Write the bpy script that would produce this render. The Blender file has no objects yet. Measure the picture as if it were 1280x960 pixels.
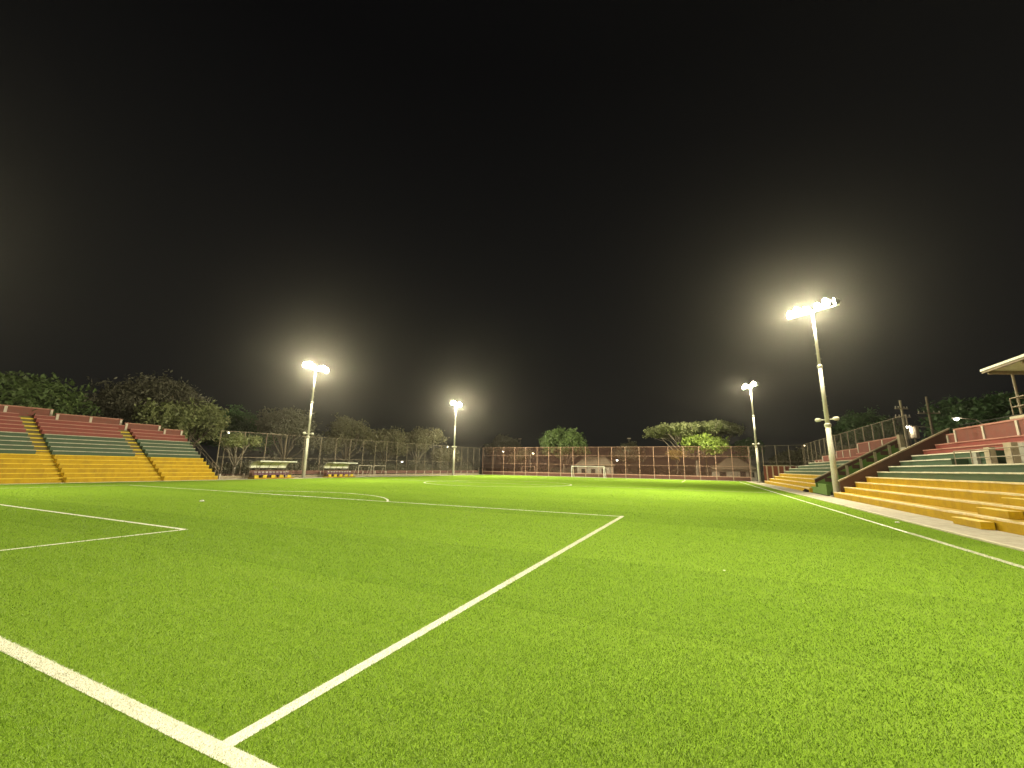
import bpy, math, random
import numpy as np
from mathutils import Vector, Matrix

random.seed(7)
rng = np.random.default_rng(11)
sc = bpy.context.scene
C = sc.collection

# ------------------------------------------------------------------ camera
YAW, PITCH, ROLL = math.radians(24.713), math.radians(11.518), math.radians(0.983)
fw = Vector((-math.sin(YAW) * math.cos(PITCH), math.cos(YAW) * math.cos(PITCH), math.sin(PITCH)))
r0 = Vector((math.cos(YAW), math.sin(YAW), 0))
u0 = r0.cross(fw)
rr = r0 * math.cos(ROLL) + u0 * math.sin(ROLL)
uu = u0 * math.cos(ROLL) - r0 * math.sin(ROLL)
cam = bpy.data.cameras.new('camera')
cam.sensor_width = 36.0
cam.lens = 36.0 * 510.3 / 1280.0
cam.clip_start = 0.05
cam.clip_end = 3000
cam_o = bpy.data.objects.new('camera', cam)
C.objects.link(cam_o)
cam_o.matrix_world = Matrix(((rr.x, uu.x, -fw.x, 3.263), (rr.y, uu.y, -fw.y, -2.233), (rr.z, uu.z, -fw.z, 2.001), (0, 0, 0, 1)))
sc.camera = cam_o

# ------------------------------------------------------------------ world (night sky) and view
world = bpy.data.worlds.new('World')
sc.world = world
world.use_nodes = True
wn, wl = world.node_tree.nodes, world.node_tree.links
bg = wn['Background']
tc = wn.new('ShaderNodeTexCoord')
sep = wn.new('ShaderNodeSeparateXYZ')
wl.new(tc.outputs['Generated'], sep.inputs[0])
ramp = wn.new('ShaderNodeValToRGB')
wl.new(sep.outputs['Z'], ramp.inputs[0])
ramp.color_ramp.elements[0].position = 0.0
ramp.color_ramp.elements[0].color = (0.0092, 0.0091, 0.0088, 1)     # town glow low over the horizon
ramp.color_ramp.elements[1].position = 0.75
ramp.color_ramp.elements[1].color = (0.0024, 0.0024, 0.0027, 1)
wl.new(ramp.outputs[0], bg.inputs['Color'])
bg.inputs['Strength'].default_value = 1.0
sc.view_settings.view_transform = 'Standard'
sc.view_settings.look = 'None'
sc.view_settings.exposure = 0.0
sc.view_settings.gamma = 1.0
sc.view_settings.use_curve_mapping = False
sc.cycles.use_denoising = True
sc.cycles.max_bounces = 6
sc.cycles.transparent_max_bounces = 16
sc.cycles.volume_bounces = 0
sc.cycles.sample_clamp_indirect = 4.0

LIGHT_COL = (1.0, 0.94, 0.66)
BEAM = 34000.0          # watts of each floodlight beam (two beams cross the pitch, one washes the foot)

# ------------------------------------------------------------------ helpers
class MB:
    def __init__(self):
        self.v, self.f = [], []
    def add(self, vs, fs):
        o = len(self.v)
        self.v += [tuple(x) for x in vs]
        self.f += [tuple(i + o for i in q) for q in fs]
        return self
    def box(self, x0, x1, y0, y1, z0, z1):
        x0, x1 = min(x0, x1), max(x0, x1); y0, y1 = min(y0, y1), max(y0, y1)
        return self.add([(x0, y0, z0), (x1, y0, z0), (x1, y1, z0), (x0, y1, z0), (x0, y0, z1), (x1, y0, z1), (x1, y1, z1), (x0, y1, z1)],
                        [(0, 3, 2, 1), (4, 5, 6, 7), (0, 1, 5, 4), (1, 2, 6, 5), (2, 3, 7, 6), (3, 0, 4, 7)])
    def obox(self, c, ax, ay, az, sx, sy, sz):
        c = Vector(c); P = []
        for k in (-1, 1):
            for i, j in ((-1, -1), (1, -1), (1, 1), (-1, 1)):
                P.append(c + ax * (i * sx / 2) + ay * (j * sy / 2) + az * (k * sz / 2))
        return self.add(P, [(0, 3, 2, 1), (4, 5, 6, 7), (0, 1, 5, 4), (1, 2, 6, 5), (2, 3, 7, 6), (3, 0, 4, 7)])
    def tube(self, pts, radii, n=8, cap=True):
        pts = [Vector(p) for p in pts]
        if not hasattr(radii, '__len__'): radii = [radii] * len(pts)
        o = len(self.v); prev = None
        for i, p in enumerate(pts):
            d = (pts[min(i + 1, len(pts) - 1)] - pts[max(i - 1, 0)]).normalized()
            ref = Vector((0, 0, 1)) if abs(d.z) < 0.9 else Vector((1, 0, 0))
            a = d.cross(ref).normalized() if prev is None else (prev - d * prev.dot(d)).normalized()
            prev = a; b = d.cross(a)
            for k in range(n):
                t = 2 * math.pi * k / n
                self.v.append(tuple(p + (a * math.cos(t) + b * math.sin(t)) * radii[i]))
        for i in range(len(pts) - 1):
            for k in range(n):
                k2 = (k + 1) % n
                self.f.append((o + i * n + k, o + i * n + k2, o + (i + 1) * n + k2, o + (i + 1) * n + k))
        if cap:
            self.f.append(tuple(o + k for k in reversed(range(n))))
            self.f.append(tuple(o + (len(pts) - 1) * n + k for k in range(n)))
        return self
    def prism_xz(self, poly, y0, y1):
        n = len(poly)
        vs = [(x, y0, z) for x, z in poly] + [(x, y1, z) for x, z in poly]
        fs = [tuple(range(n)), tuple(reversed(range(n, 2 * n)))] + [((i + 1) % n, i, i + n, (i + 1) % n + n) for i in range(n)]
        return self.add(vs, fs)
    def prism_yz(self, poly, x0, x1):
        n = len(poly)
        vs = [(x0, y, z) for y, z in poly] + [(x1, y, z) for y, z in poly]
        fs = [tuple(range(n)), tuple(reversed(range(n, 2 * n)))] + [((i + 1) % n, i, i + n, (i + 1) % n + n) for i in range(n)]
        return self.add(vs, fs)
    def wavy(self, x0, x1, y0, y1, z0, z1, jit=0.008, step=0.6):
        """A bar along y whose long edges wander a little, as cast by hand."""
        n = max(1, int((y1 - y0) / step)); o = len(self.v)
        for i in range(n + 1):
            y = y0 + (y1 - y0) * i / n
            a, b, c = (random.uniform(-jit, jit) for _ in range(3))
            self.v += [(x0 + a, y, z0 + b), (x1, y, z0 + b), (x1, y, z1 + c), (x0 + a, y, z1 + c)]
        for i in range(n):
            q = o + 4 * i
            for k in range(4):
                k2 = (k + 1) % 4
                self.f.append((q + k, q + k2, q + 4 + k2, q + 4 + k))
        self.f.append((o + 3, o + 2, o + 1, o)); q = o + 4 * n
        self.f.append((q, q + 1, q + 2, q + 3))
        return self
    def mesh(self, name, mat, smooth=False):
        m = bpy.data.meshes.new(name)
        m.from_pydata(self.v, [], self.f)
        if mat: m.materials.append(mat)
        if smooth: m.polygons.foreach_set('use_smooth', [True] * len(m.polygons))
        m.update()
        return m
    def build(self, name, mat, parent=None, smooth=False):
        return obj(name, self.mesh(name, mat, smooth), parent)

def obj(name, mesh, parent=None, loc=None, rz=0):
    o = bpy.data.objects.new(name, mesh)
    C.objects.link(o)
    if loc is not None: o.location = loc
    if rz: o.rotation_euler = (0, 0, rz)
    if parent is not None: o.parent = parent
    return o

def tag(o, label, cat, group=None, kind=None):
    o['label'] = label; o['category'] = cat
    if group: o['group'] = group
    if kind: o['kind'] = kind
    return o

def thing(name, label, cat, loc=(0, 0, 0), rz=0, group=None):
    return tag(obj(name, None, None, loc, rz), label, cat, group)

def struct(o):
    o['kind'] = 'structure'
    return o

def box(*a): return MB().box(*a)

# ------------------------------------------------------------------ materials
def new_mat(name):
    m = bpy.data.materials.new(name); m.use_nodes = True
    nt = m.node_tree
    return m, nt, nt.nodes['Principled BSDF']

def noise(nt, scale, detail=4, rough=0.6, vec=None):
    n = nt.nodes.new('ShaderNodeTexNoise')
    n.inputs['Scale'].default_value = scale; n.inputs['Detail'].default_value = detail; n.inputs['Roughness'].default_value = rough
    if vec is None:
        g = nt.nodes.new('ShaderNodeNewGeometry'); vec = g.outputs['Position']
    nt.links.new(vec, n.inputs['Vector'])
    return n.outputs['Fac']

def cramp(nt, fac, stops):
    r = nt.nodes.new('ShaderNodeValToRGB')
    e = r.color_ramp.elements
    while len(e) < len(stops): e.new(0.5)
    for el, (p, c) in zip(e, stops):
        el.position = p; el.color = (c[0], c[1], c[2], 1) if hasattr(c, '__len__') else (c, c, c, 1)
    nt.links.new(fac, r.inputs[0])
    return r.outputs[0]

def mix(nt, fac, a, b, mode='MIX'):
    m = nt.nodes.new('ShaderNodeMixRGB'); m.blend_type = mode
    for s, v in ((m.inputs[0], fac), (m.inputs[1], a), (m.inputs[2], b)):
        if hasattr(v, 'links') or isinstance(v, bpy.types.NodeSocket): nt.links.new(v, s)
        elif hasattr(v, '__len__'): s.default_value = (v[0], v[1], v[2], 1)
        else: s.default_value = v
    return m.outputs[0]

def bump(nt, bsdf, h, strength=0.3, dist=0.02):
    b = nt.nodes.new('ShaderNodeBump')
    b.inputs['Strength'].default_value = strength; b.inputs['Distance'].default_value = dist
    nt.links.new(h, b.inputs['Height']); nt.links.new(b.outputs[0], bsdf.inputs['Normal'])

def paint(name, col, rough=0.6, var=0.18, dirt=(0.12, 0.10, 0.08), amount=0.35, scale=1.3, metal=0.0):
    m, nt, b = new_mat(name)
    c = mix(nt, noise(nt, scale, 5), [x * (1 - var) for x in col], [min(1, x * (1 + var)) for x in col])
    st = cramp(nt, noise(nt, scale * 2.3, 8, 0.7), [(0.48, 0.0), (0.75, amount)])
    c = mix(nt, st, c, dirt)
    g = nt.nodes.new('ShaderNodeNewGeometry'); mp = nt.nodes.new('ShaderNodeMapping'); mp.inputs['Scale'].default_value = (2.6, 2.6, 0.35)
    nt.links.new(g.outputs['Position'], mp.inputs[0])
    run = cramp(nt, noise(nt, 1.0, 6, 0.65, mp.outputs[0]), [(0.47, 0.0), (0.70, amount * 0.9)])      # rain runs down the faces
    c = mix(nt, run, c, [(x + y) * 0.42 for x, y in zip(dirt, col)])
    nt.links.new(c, b.inputs['Base Color'])
    b.inputs['Roughness'].default_value = rough; b.inputs['Metallic'].default_value = metal; b.inputs['Specular IOR Level'].default_value = 0.2
    bump(nt, b, noise(nt, 14, 6), 0.25, 0.02)
    return m

M = {}
M['yellow'] = paint('yellow_paint', (0.43, 0.265, 0.004), 0.6, 0.18, (0.20, 0.11, 0.02), 0.55, 0.8)
M['yellow_step'] = paint('yellow_step_paint', (0.66, 0.47, 0.03), 0.55, 0.15, (0.25, 0.18, 0.08), 0.4, 1.4)
M['yellow_nose'] = paint('pale_yellow_edge', (0.72, 0.53, 0.13), 0.6, 0.15, (0.30, 0.20, 0.08), 0.5, 2.2)
M['green'] = paint('dark_green_paint', (0.045, 0.078, 0.042), 0.55, 0.2, (0.10, 0.09, 0.06), 0.4, 0.9)
M['tan_nose'] = paint('tan_bare_edge', (0.70, 0.56, 0.34), 0.7, 0.15, (0.30, 0.22, 0.11), 0.6, 2.2)
M['fade_wall'] = paint('faded_rose_wall', (0.17, 0.088, 0.075), 0.75, 0.2, (0.10, 0.07, 0.05), 0.5, 1.1)
M['kick_wall'] = paint('dull_maroon_wall', (0.10, 0.042, 0.032), 0.75, 0.2, (0.06, 0.04, 0.03), 0.5, 1.1)
M['aisle_dark'] = paint('dark_step_face', (0.13, 0.10, 0.035), 0.7, 0.25, (0.07, 0.06, 0.03), 0.5, 1.3)  # upper aisle step faces, darker olive than their yellow edges
M['nose_dimlit'] = paint('dimlit_whitewash_edge', (0.40, 0.37, 0.28), 0.75, 0.2, (0.18, 0.15, 0.11), 0.6, 2.4)  # darker copy of the whitewash edge, the opposite terrace's weaker light in its colour
M['nose'] = paint('worn_whitewash_edge', (0.60, 0.54, 0.42), 0.7, 0.15, (0.22, 0.19, 0.14), 0.6, 2.4)
M['red'] = paint('faded_red_paint', (0.20, 0.042, 0.033), 0.6, 0.2, (0.16, 0.09, 0.07), 0.45, 0.9)
M['red_nose'] = paint('pink_worn_edge', (0.36, 0.17, 0.13), 0.65, 0.15, (0.25, 0.1, 0.08), 0.5, 2.2)
M['brick_red'] = paint('brick_red_wall', (0.175, 0.056, 0.042), 0.7, 0.22, (0.13, 0.09, 0.07), 0.5, 1.1)
M['brown'] = paint('dark_brown_paint', (0.085, 0.04, 0.03), 0.6, 0.2, (0.05, 0.04, 0.03), 0.5, 1.1)
M['cap'] = paint('tan_concrete_cap', (0.36, 0.29, 0.20), 0.75, 0.2, (0.14, 0.11, 0.08), 0.5, 1.6)
M['white_post'] = paint('off_white_post', (0.50, 0.44, 0.36), 0.7, 0.12, (0.3, 0.2, 0.15), 0.5, 1.7)
M['lawn_green'] = paint('bright_green_paint', (0.13, 0.22, 0.05), 0.6, 0.2, (0.09, 0.1, 0.05), 0.4, 1.2)
M['concrete'] = paint('concrete', (0.40, 0.35, 0.27), 0.85, 0.2, (0.18, 0.15, 0.11), 0.6, 0.7)
M['grey_concrete'] = paint('grey_concrete', (0.30, 0.28, 0.23), 0.85, 0.25, (0.1, 0.09, 0.07), 0.7, 0.8)
M['kerb'] = paint('kerb_concrete', (0.55, 0.49, 0.36), 0.8, 0.15, (0.25, 0.2, 0.14), 0.5, 1.4)
M['dirt'] = paint('bare_ground', (0.085, 0.065, 0.045), 0.95, 0.35, (0.04, 0.045, 0.02), 0.7, 0.25)
M['mast'] = paint('galvanised_mast', (0.56, 0.53, 0.44), 0.5, 0.12, (0.28, 0.24, 0.17), 0.5, 2.0)
M['housing'] = paint('lamp_housing', (0.06, 0.06, 0.06), 0.45, 0.1, (0.1, 0.1, 0.1), 0.2, 3.0)
M['white_metal'] = paint('white_tube', (0.74, 0.72, 0.66), 0.4, 0.08, (0.4, 0.3, 0.2), 0.35, 2.5)
M['roof_white'] = paint('white_roof_sheet', (0.72, 0.70, 0.60), 0.5, 0.1, (0.35, 0.30, 0.2), 0.5, 1.8)
M['wire'] = paint('rust_red_wire', (0.165, 0.078, 0.055), 0.6, 0.2, (0.1, 0.06, 0.04), 0.4, 2.0)
M['wire_grey'] = paint('grey_wire', (0.15, 0.13, 0.10), 0.6, 0.2, (0.1, 0.08, 0.06), 0.4, 2.0)
M['fence_post'] = paint('rust_fence_tube', (0.40, 0.25, 0.18), 0.6, 0.2, (0.2, 0.1, 0.06), 0.5, 2.0)
M['fence_grey'] = paint('weathered_fence_tube', (0.25, 0.20, 0.145), 0.6, 0.2, (0.18, 0.12, 0.08), 0.5, 2.0)
M['wood'] = paint('weathered_timber', (0.20, 0.155, 0.11), 0.85, 0.25, (0.08, 0.06, 0.04), 0.5, 2.5)
M['thatch'] = paint('thatch', (0.15, 0.12, 0.085), 0.95, 0.3, (0.06, 0.05, 0.035), 0.6, 3.0)
M['hut_wall'] = paint('limewashed_wall', (0.34, 0.30, 0.24), 0.85, 0.2, (0.12, 0.1, 0.08), 0.7, 0.9)
M['dark'] = paint('dark_opening', (0.02, 0.018, 0.016), 0.8, 0.2, (0.03, 0.03, 0.03), 0.2, 2)
M['seat'] = paint('purple_seat_plastic', (0.16, 0.07, 0.11), 0.45, 0.15, (0.1, 0.08, 0.08), 0.3, 2)
M['paper'] = paint('crumpled_paper', (0.75, 0.73, 0.68), 0.8, 0.08, (0.5, 0.45, 0.4), 0.3, 30)
M['bag'] = paint('black_plastic_bag', (0.012, 0.012, 0.013), 0.3, 0.1, (0.03, 0.03, 0.03), 0.2, 8)
M['bark'] = paint('bark', (0.16, 0.125, 0.09), 0.95, 0.3, (0.07, 0.055, 0.04), 0.6, 2.5)
M['bark_pale'] = paint('pale_bark', (0.33, 0.28, 0.22), 0.9, 0.25, (0.15, 0.12, 0.09), 0.5, 2.5)

def emitter(name, col, s):
    m, nt, b = new_mat(name)
    b.inputs['Base Color'].default_value = (0.8, 0.8, 0.8, 1)
    b.inputs['Emission Color'].default_value = (*col, 1); b.inputs['Emission Strength'].default_value = s
    return m
M['lamp'] = emitter('lit_floodlight_glass', (1.0, 0.92, 0.66), 520)
M['street'] = emitter('lit_street_lamp', (1.0, 0.97, 0.86), 14)
M['warm'] = emitter('lit_warm_lamp', (1.0, 0.82, 0.45), 8)

def leaf_mat(name, a, b_, trans=0.35):
    m, nt, b = new_mat(name)
    c = mix(nt, cramp(nt, noise(nt, 0.8, 5, 0.7), [(0.3, 0.0), (0.7, 1.0)]), a, b_)
    nt.links.new(c, b.inputs['Base Color']); b.inputs['Roughness'].default_value = 0.6
    t = nt.nodes.new('ShaderNodeBsdfTranslucent'); nt.links.new(c, t.inputs[0])
    s = nt.nodes.new('ShaderNodeMixShader'); s.inputs[0].default_value = trans
    nt.links.new(b.outputs[0], s.inputs[1]); nt.links.new(t.outputs[0], s.inputs[2])
    nt.links.new(s.outputs[0], nt.nodes['Material Output'].inputs[0])
    return m
M['leaf_mid'] = leaf_mat('leaf_mid_green', (0.068, 0.115, 0.030), (0.135, 0.182, 0.054))
M['leaf_deep'] = leaf_mat('leaf_deep_green', (0.041, 0.095, 0.030), (0.101, 0.176, 0.054))
M['leaf_olive'] = leaf_mat('leaf_dry_olive', (0.138, 0.130, 0.068), (0.244, 0.218, 0.121))
M['leaf_grey'] = leaf_mat('leaf_grey_brown', (0.121, 0.114, 0.073), (0.194, 0.179, 0.121))
M['leaf_fresh'] = leaf_mat('leaf_fresh_green', (0.162, 0.230, 0.034), (0.297, 0.378, 0.061))
M['leaf_gold'] = leaf_mat('leaf_golden', (0.20, 0.13, 0.03), (0.30, 0.20, 0.05))
M['leaf_sage'] = leaf_mat('leaf_sage', (0.162, 0.186, 0.073), (0.308, 0.324, 0.138))

# artificial turf: one fibre colour, fine relief, broad nap variation
def turf_material(name, relief):
    m, nt, b = new_mat(name)
    g = nt.nodes.new('ShaderNodeNewGeometry')
    c = mix(nt, noise(nt, 0.16, 4), (0.113, 0.200, 0.013), (0.150, 0.252, 0.019))
    mp = nt.nodes.new('ShaderNodeMapping'); mp.inputs['Scale'].default_value = (0.12, 2.2, 1)
    nt.links.new(g.outputs['Position'], mp.inputs[0])
    c = mix(nt, cramp(nt, noise(nt, 1.0, 3, 0.6, mp.outputs[0]), [(0.35, 0.0), (0.7, 0.30)]), c, (0.175, 0.264, 0.030))
    # rolls of turf laid side by side: each with its own shade, a thin sunken seam between
    sx = nt.nodes.new('ShaderNodeSeparateXYZ'); nt.links.new(g.outputs['Position'], sx.inputs[0])
    def mth(op, a, b=None):
        n_ = nt.nodes.new('ShaderNodeMath'); n_.operation = op
        for i_, v_ in enumerate((a, b)):
            if v_ is None: continue
            if isinstance(v_, (int, float)): n_.inputs[i_].default_value = v_
            else: nt.links.new(v_, n_.inputs[i_])
        return n_.outputs[0]
    yr = mth('ADD', mth('DIVIDE', sx.outputs['Y'], 3.7), mth('MULTIPLY', noise(nt, 0.5, 2), 0.012))
    wn_ = nt.nodes.new('ShaderNodeTexWhiteNoise'); wn_.noise_dimensions = '1D'; nt.links.new(mth('FLOOR', yr), wn_.inputs['W'])
    c = mix(nt, 1.0, c, cramp(nt, wn_.outputs['Value'], [(0.0, (0.90, 0.91, 0.90)), (1.0, (1.08, 1.06, 1.1))]), 'MULTIPLY')
    c = mix(nt, cramp(nt, mth('FRACT', yr), [(0.004, 0.45), (0.008, 0.0)]), c, (0.05, 0.085, 0.006))
    gr = noise(nt, 38, 3, 0.75)
    c = mix(nt, cramp(nt, gr, [(0.40, 0.0), (0.66, 0.75)]), c, mix(nt, 1.0, c, (1.5, 1.4, 1.8), 'MULTIPLY'))
    c = mix(nt, cramp(nt, noise(nt, 55, 2, 0.7), [(0.34, 0.5), (0.46, 0.0)]), c, mix(nt, 1.0, c, (0.55, 0.6, 0.55), 'MULTIPLY'))
    c = mix(nt, cramp(nt, noise(nt, 150, 2, 0.5), [(0.60, 0.0), (0.70, 0.85)]), c, (0.38, 0.43, 0.18))
    nt.links.new(c, b.inputs['Base Color'])
    b.inputs['Roughness'].default_value = 0.55
    b.inputs['Specular IOR Level'].default_value = 0.0 if relief else 0.25
    if relief: bump(nt, b, gr, 0.55, 0.03)
    return m
M['turf'] = turf_material('artificial_turf', True)
M['blade'] = turf_material('turf_fibre', False)

def white_turf(name, relief):
    m, nt, b = new_mat(name)
    c = mix(nt, cramp(nt, noise(nt, 60, 3, 0.7), [(0.34, 1.0), (0.46, 0.0)]), (0.70, 0.68, 0.58), (0.42, 0.43, 0.30))
    c = mix(nt, cramp(nt, noise(nt, 2.0, 4), [(0.45, 0.0), (0.75, 0.35)]), c, (0.48, 0.48, 0.34))
    nt.links.new(c, b.inputs['Base Color']); b.inputs['Roughness'].default_value = 0.6; b.inputs['Specular IOR Level'].default_value = 0.1
    if relief: bump(nt, b, noise(nt, 45, 3, 0.7), 0.4, 0.02)
    return m
M['line'] = white_turf('white_turf_line', True)
M['line_blade'] = white_turf('white_turf_fibre', False)

# ------------------------------------------------------------------ ground, pitch, markings
PX0, PX1, PY0, PY1 = -47.0, 11.0, -9.0, 94.3
GX, GW, GL = -20.16, 29.78, 90.0                     # pitch centre, half width, length
struct(MB().add([(-900, -700, -0.12), (900, -700, -0.12), (900, 1100, -0.12), (-900, 1100, -0.12)], [(0, 1, 2, 3)]).build('ground', M['dirt']))
vs, fs = [], []
nx, ny = 58, 103
for j in range(ny + 1):
    for i in range(nx + 1):
        x = PX0 + (PX1 - PX0) * i / nx; y = PY0 + (PY1 - PY0) * j / ny
        vs.append((x, y, 0.0))
for j in range(ny):
    for i in range(nx):
        q = j * (nx + 1) + i; fs.append((q, q + 1, q + nx + 2, q + nx + 1))
pitch = struct(MB().add(vs, fs).build('pitch', M['turf']))
pitch['label'] = 'bright green artificial turf football pitch with white markings'

def strip(name, x0, x1, y0, y1, z=0.004):
    n = max(1, int(max(x1 - x0, y1 - y0) / 1.0)); b = MB()
    for i in range(n):
        if x1 - x0 > y1 - y0:
            a, c = x0 + (x1 - x0) * i / n, x0 + (x1 - x0) * (i + 1) / n; q = [(a, y0, z), (c, y0, z), (c, y1, z), (a, y1, z)]
        else:
            a, c = y0 + (y1 - y0) * i / n, y0 + (y1 - y0) * (i + 1) / n; q = [(x0, a, z), (x1, a, z), (x1, c, z), (x0, c, z)]
        b.add(q, [(0, 1, 2, 3)])
    return b.build(name, M['line'], pitch)

def ring(name, cx, cy, r, a0, a1, w=0.12, z=0.004):
    n = max(12, int(abs(a1 - a0) * r / 0.5)); b = MB(); vs = []; fs = []
    for i in range(n + 1):
        t = a0 + (a1 - a0) * i / n
        vs += [(cx + (r - w) * math.cos(t), cy + (r - w) * math.sin(t), z), (cx + r * math.cos(t), cy + r * math.sin(t), z)]
    for i in range(n): fs.append((2 * i, 2 * i + 1, 2 * i + 3, 2 * i + 2))
    return b.add(vs, fs).build(name, M['line'], pitch)

W = 0.065
LINES = []   # rectangles used again for the white fibres
def mark(name, x0, x1, y0, y1):
    LINES.append((x0, x1, y0, y1)); strip(name, x0, x1, y0, y1)
TL, TR = GX - GW, GX + GW
TL = -46.6
mark('goal_line', TL, TR + W, -0.10, 0.035)
mark('touchline', TR - W, TR + W, 0.035, GL)
mark('touchline', TL - W, TL + W, 0.035, GL)
mark('goal_line', TL, TR - W, GL - 2 * W, GL)
mark('halfway_line', TL + W, TR - W, GL / 2 - W, GL / 2 + W)
for s, yb in ((1, 0.0), (-1, GL)):
    def yy(a, b): return (yb + s * a, yb + s * b) if s > 0 else (yb + s * b, yb + s * a)
    for hw, dep in ((20.16, 16.5), (9.16, 5.5)):
        a, b = yy(0.035 if s > 0 else 2 * W, dep - 2 * W)
        mark('penalty_area_line', GX + hw - 2 * W + 0.065, GX + hw + 0.065, a, b)
        mark('penalty_area_line', GX - hw - 0.065, GX - hw + 2 * W - 0.065, a, b)
        a, b = yy(dep - 2 * W, dep)
        mark('penalty_area_line', GX - hw - 0.065, GX + hw + 0.065, a, b)
    al = math.asin(5.5 / 9.15)
    if s > 0: ring('penalty_arc', GX, 11, 9.15, al, math.pi - al)
    else: ring('penalty_arc', GX, GL - 11, 9.15, -(math.pi - al), -al)
ring('centre_circle', GX, GL / 2, 9.15, 0, 2 * math.pi, 0.13, 0.008)
ring('centre_spot', GX, GL / 2, 0.13, 0, 2 * math.pi, 0.129, 0.012)

# turf fibres close to where one stands: single fibres, thinning out with distance
def blades(name, mat, xy, hmul, parent=None):
    n = len(xy)
    d = np.hypot(xy[:, 0] - 3.26, xy[:, 1] + 2.23)
    grow = 0.75 + np.minimum(d, 40) * 0.085
    h = rng.uniform(0.010, 0.025, n) * hmul * np.clip(grow, 0.9, 1.8)
    w = rng.uniform(0.0016, 0.0034, n) * grow
    a = rng.uniform(0, 2 * np.pi, n); la = rng.uniform(0, 2 * np.pi, n); ln = h * rng.uniform(0.2, 1.1, n)
    V = np.zeros((n, 3, 3), np.float32)
    V[:, 0, 0] = xy[:, 0] - w * np.cos(a); V[:, 0, 1] = xy[:, 1] - w * np.sin(a)
    V[:, 1, 0] = xy[:, 0] + w * np.cos(a); V[:, 1, 1] = xy[:, 1] + w * np.sin(a)
    V[:, 2, 0] = xy[:, 0] + ln * np.cos(la); V[:, 2, 1] = xy[:, 1] + ln * np.sin(la); V[:, 2, 2] = h
    return tri_obj(name, V.reshape(-1, 3), mat, parent)

def tri_obj(name, V, mat, parent=None, k=3):
    nf = len(V) // k
    m = bpy.data.meshes.new(name)
    m.vertices.add(len(V)); m.vertices.foreach_set('co', np.ascontiguousarray(V, np.float32).ravel())
    m.loops.add(len(V)); m.loops.foreach_set('vertex_index', np.arange(len(V), dtype=np.int32))
    m.polygons.add(nf); m.polygons.foreach_set('loop_start', np.arange(0, len(V), k, dtype=np.int32))
    m.polygons.foreach_set('loop_total', np.full(nf, k, np.int32))
    m.materials.append(mat); m.update(calc_edges=True)
    return obj(name, m, parent)

n = 980000
r = np.exp(rng.uniform(math.log(2.3), math.log(60), n)); th = rng.uniform(math.radians(-42), math.radians(92), n)
# direction th measured from +Y turning left
xy = np.stack([3.26 - r * np.sin(th), -2.23 + r * np.cos(th)], 1)
xy = xy[(xy[:, 0] < PX1 - 0.05) & (xy[:, 0] > PX0) & (xy[:, 1] > PY0) & (rng.uniform(size=n) < np.clip((60 - r) / 48, 0, 1))]
inl = np.zeros(len(xy), bool)
for (a, b, c, d) in LINES:
    inl |= (xy[:, 0] > a) & (xy[:, 0] < b) & (xy[:, 1] > c) & (xy[:, 1] < d)
gb = blades('turf_fibres', M['blade'], xy[~inl], 1.0)
tag(gb, 'short green plastic fibres of the turf close by', 'turf', kind='stuff')
lx = []
for (a, b, c, d) in LINES[:1] + [(-0.065, 0.065, 0.035, 16.5), (TR - W, TR + W, 3.0, 17)]:
    a = max(a, -14); m_ = int((b - a) * (d - c) * 16000 * (0.5 if d > 1 else 1))
    lx.append(np.stack([rng.uniform(a, b, m_), rng.uniform(c, d, m_)], 1))
wb = blades('line_fibres', M['line_blade'], np.concatenate(lx), 0.75)
tag(wb, 'short white plastic fibres of the pitch lines close by', 'turf', kind='stuff')

# concrete walkway and kerbs
o = struct(box(11.14, 12.9, -30, 92.0, -0.119, 0.045).build('walkway', M['concrete'])); o['label'] = 'pale concrete walkway along the foot of the terraces'
kerb = struct(obj('kerb', None)); kerb['label'] = 'pale concrete kerb along the turf edge'
ks = MB().wavy(11.003, 11.137, 0.01, 1.99, -0.1, 0.052, 0.004, 0.5).mesh('kerb_stone', M['kerb'])
for i in range(58): obj('kerb_stone', ks, kerb, (0, -24 + 2 * i, 0))
o = struct(box(-50.2, -47.004, 27.6, 40.0, -0.119, 0.02).build('pavement', M['concrete'])); o['label'] = 'sandy concrete apron between terrace and dugout'
o = struct(box(-50.2, -47.004, 40.004, 94.3, -0.119, 0.012).build('path', M['grey_concrete']))
o = struct(box(-50.2, 14, 94.304, 95.6, -0.119, 0.03).build('path', M['concrete']))
o = struct(box(-47.4, -47.004, -30, 27.596, -0.119, 0.03).build('kerb', M['kerb']))

# ------------------------------------------------------------------ terraces
NOSE = {'yellow': 'yellow_nose', 'green': 'nose', 'red': 'red_nose'}
def tier(root, X, s, tread, z, zprev, y0, y1, colour, nose=True, base=0.0):
    nm = 'tan_nose' if (s > 0 and colour == 'yellow') else 'nose_dimlit' if (s < 0 and colour == 'green') else 'yellow_step' if (s < 0 and colour == 'yellow') else NOSE[colour]
    t = box(X, X + s * tread, y0, y1, base, z).build('tier', M[colour], root)
    if nose:
        b = MB()
        if s > 0: b.wavy(X - 0.035, X + 0.20, y0 + 0.01, y1 - 0.01, z - 0.065, z + 0.006)
        else: b.wavy(X - 0.20, X + 0.035, y0 + 0.01, y1 - 0.01, z - 0.065, z + 0.006)
        b.build('nosing', M[nm], t)
    return t

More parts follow.
